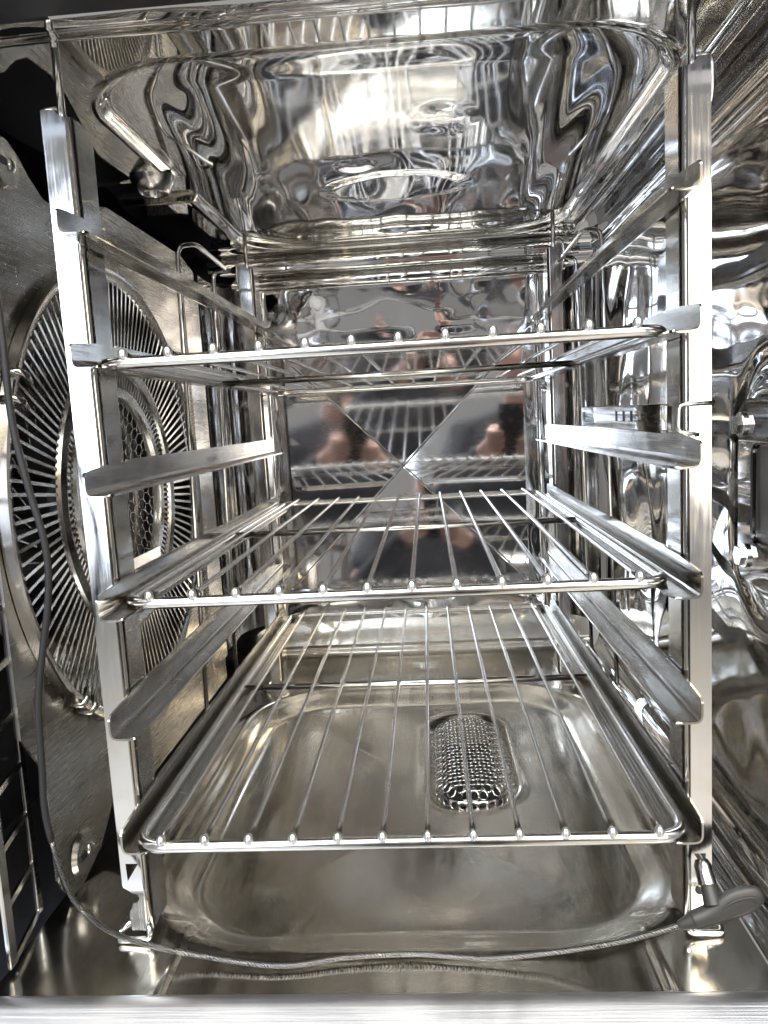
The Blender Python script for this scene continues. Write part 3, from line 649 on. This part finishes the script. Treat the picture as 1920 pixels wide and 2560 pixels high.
for i in range(len(R) - 1):
    for q in range(24): bm.faces.new((R[i][q], R[i][(q + 1) % 24], R[i + 1][(q + 1) % 24], R[i + 1][q]))
bm.faces.new(R[0]); bm.faces.new(R[-1])
hd = fpb('handle', bm, 'grip', smooth=True); sm = hd.modifiers.new('s', 'SUBSURF'); sm.levels = 1; sm.render_levels = 2
# oval thumb rest let into the paddle
c = A + ax * 0.0362 + upv * 0.0010 - nrm * 0.0049
bm = bmesh.new(); R = []
for f, dp in ((1.0, -0.0012), (0.98, 0.0), (0.93, 0.0003), (0.80, -0.0002), (0.5, -0.0008), (0.15, -0.0010)):
    R.append([bm.verts.new(c + ax * (0.0118 * f * math.cos(2 * PI * q / 32)) + upv * (0.0053 * f * math.sin(2 * PI * q / 32)) - nrm * dp) for q in range(32)])
for i_ in range(len(R) - 1):
    for q in range(32): bm.faces.new((R[i_][q], R[i_][(q + 1) % 32], R[i_ + 1][(q + 1) % 32], R[i_ + 1][q]))
bm.faces.new(R[-1]); fpb('thumb_rest', bm, 'grip', smooth=True)
P0 = A + ax * 0.023 + upv * 0.004; P1 = V((0.1735, 0.014, -0.0310))
bm = bmesh.new(); tube(bm, [P0, P0.lerp(P1, 0.35), P0.lerp(P1, 0.5)], [0.0052, 0.0044, 0.0042], 16); fpb('peg', bm, 'grip', auto=50)
bm = bmesh.new(); tube(bm, [P0.lerp(P1, 0.48), P0.lerp(P1, 0.5), P0.lerp(P1, 1.0), P1 + (P1 - P0).normalized() * 0.003], [0.0044, 0.0052, 0.0050, 0.0036], 18); fpb('plug_sleeve', bm, 'wire', auto=50)

# ================================================================== photographer standing in front of the oven (seen mirrored in the steel)
pz = -1.02
per = empty('person', (0.03, -0.86, pz), 'person in a black shirt holding up a phone, mirrored in the back panel', 'person')
def capsules(chains, voxel, name, mat, parent):
    bm = bmesh.new()
    for pts, rs in chains:
        tube(bm, pts, rs, 14)
        for p, r in zip(pts, rs): bmesh.ops.create_uvsphere(bm, u_segments=14, v_segments=10, radius=r * 0.995, matrix=Matrix.Translation(p))
    bmesh.ops.translate(bm, vec=-V(per.location), verts=bm.verts[:])
    o = obj(name, bm, mat, parent, smooth=True)
    m = o.modifiers.new('skin', 'REMESH'); m.mode = 'VOXEL'; m.voxel_size = voxel; m.use_smooth_shade = True
    m = o.modifiers.new('soft', 'SMOOTH'); m.factor = 0.5; m.iterations = 4
    return o
CX, CYP = 0.03, -0.86
ph = V((0.0238, -0.405, 0.2396)) - fw * 0.012 - up * 0.052 + rt * 0.018
ch_ = []
ch_.append(([(CX, CYP, 0.22), (CX, CYP + 0.015, 0.33)], [0.058, 0.056]))                                     # neck
ch_.append(([(CX, CYP + 0.035, 0.375), (CX, CYP + 0.03, 0.43), (CX, CYP + 0.015, 0.475)], [0.066, 0.080, 0.084]))   # head
ch_.append(([(CX, CYP + 0.105, 0.445), (CX, CYP + 0.125, 0.415)], [0.010, 0.014]))                            # nose
ch_.append(([(CX - 0.02, CYP + 0.098, 0.385), (CX + 0.02, CYP + 0.098, 0.385)], [0.009, 0.009]))              # mouth
for sx in (-1, 1):
    ch_.append(([(CX + sx * 0.083, CYP + 0.02, 0.405), (CX + sx * 0.086, CYP + 0.015, 0.445)], [0.012, 0.016]))   # ear
    hand = ph + rt * (sx * 0.052) - up * (0.035 if sx < 0 else 0.055) - fw * 0.022
    elb = V((CX + sx * 0.27, CYP + 0.15, -0.06)); sh_ = V((CX + sx * 0.185, CYP, 0.165))
    ch_.append(([sh_, sh_.lerp(elb, 0.6), elb], [0.050, 0.044, 0.040]))
    ch_.append(([elb, elb.lerp(hand, 0.45), elb.lerp(hand, 0.86), hand], [0.040, 0.038, 0.027, 0.024]))
    # palm and fingers closing round the phone's edge
    ch_.append(([hand - up * 0.02, hand + up * 0.025], [0.022, 0.024]))
    for q, (dz, ln) in enumerate(((0.030, 0.050), (0.012, 0.056), (-0.006, 0.053), (-0.024, 0.042))):
        b = hand + up * dz + rt * (sx * 0.006)
        ch_.append(([b, b + fw * 0.028 + rt * sx * 0.004, b + fw * 0.038 - rt * sx * ln * 0.35, b + fw * 0.038 - rt * sx * ln * 0.7], [0.0095, 0.0088, 0.0082, 0.0072]))
    b = hand + up * 0.018 - rt * (sx * 0.010)
    ch_.append(([b, b + up * 0.022 - rt * sx * 0.018 + fw * 0.004, b + up * 0.044 - rt * sx * 0.026 + fw * 0.008], [0.012, 0.010, 0.0085]))
capsules(ch_, 0.005, 'body', 'skin', per)
tor = [([(CX, CYP, -0.36), (CX, CYP, -0.20), (CX, CYP, 0.0), (CX, CYP - 0.005, 0.13)], [0.150, 0.145, 0.150, 0.125])]
for sx in (-1, 1):
    sh_ = V((CX + sx * 0.185, CYP, 0.165)); elb = V((CX + sx * 0.27, CYP + 0.15, -0.06))
    tor.append(([(CX + sx * 0.09, CYP, -0.34), (CX + sx * 0.10, CYP, -0.05), (CX + sx * 0.10, CYP, 0.13)], [0.125, 0.115, 0.095]))
    hand = ph + rt * (sx * 0.052) - up * (0.035 if sx < 0 else 0.055) - fw * 0.022
    tor.append(([sh_.lerp(elb, 0.5), elb, elb.lerp(hand, 0.78)], [0.060, 0.056, 0.040]))
    tor.append(([(CX + sx * 0.05, CYP, 0.19), sh_, sh_.lerp(elb, 0.55)], [0.070, 0.068, 0.062]))
capsules(tor, 0.009, 'shirt', 'shirt', per)
leg = []
for sx in (-1, 1):
    leg.append(([(CX + sx * 0.085, CYP, -0.36), (CX + sx * 0.10, CYP + 0.01, -0.66), (CX + sx * 0.105, CYP, pz + 0.06)], [0.105, 0.072, 0.055]))
    leg.append(([(CX + sx * 0.105, CYP - 0.02, pz + 0.045), (CX + sx * 0.115, CYP + 0.15, pz + 0.035)], [0.045, 0.035]))
capsules(leg, 0.009, 'trousers', 'shirt', per)
capsules([([(CX, CYP - 0.02, 0.43), (CX, CYP - 0.005, 0.495), (CX, CYP + 0.04, 0.525)], [0.083, 0.088, 0.060])], 0.006, 'hair', 'hair', per)
for sx in (-1, 1):
    bm = bmesh.new(); bmesh.ops.create_uvsphere(bm, u_segments=12, v_segments=8, radius=0.011, matrix=Matrix.Translation((sx * 0.032, 0.098, 0.438 - pz))); obj('eye', bm, 'phone', per, smooth=True)
phn = empty('phone', ph, 'black phone in both hands of the person, mirrored in the back panel', 'phone')
bm = bmesh.new(); box(bm, (-0.037, -0.077, -0.004), (0.037, 0.077, 0.004)); bmesh.ops.bevel(bm, geom=bm.edges[:], offset=0.003, segments=3, affect='EDGES')
b_ = obj('phone_body', bm, 'phone', phn, auto=40)
bm = bmesh.new(); bmesh.ops.create_cone(bm, cap_ends=True, segments=24, radius1=0.007, radius2=0.0065, depth=0.002, matrix=Matrix.Translation((-0.002, 0.030, -0.005))); obj('lens', bm, 'glass', phn, auto=40)
phn.rotation_euler = M4.to_3x3().to_euler()

# kitchen floor under the photographer
bm = bmesh.new(); bmesh.ops.create_grid(bm, x_segments=2, y_segments=2, size=2.6, matrix=Matrix.Translation((0, -2.3, pz)))
MT['tile'] = plain('pale_floor_tile', (0.52, 0.50, 0.47), 0.35, 0, 0.0, 6)
o = obj('floor', bm, 'tile'); o['kind'] = 'structure'
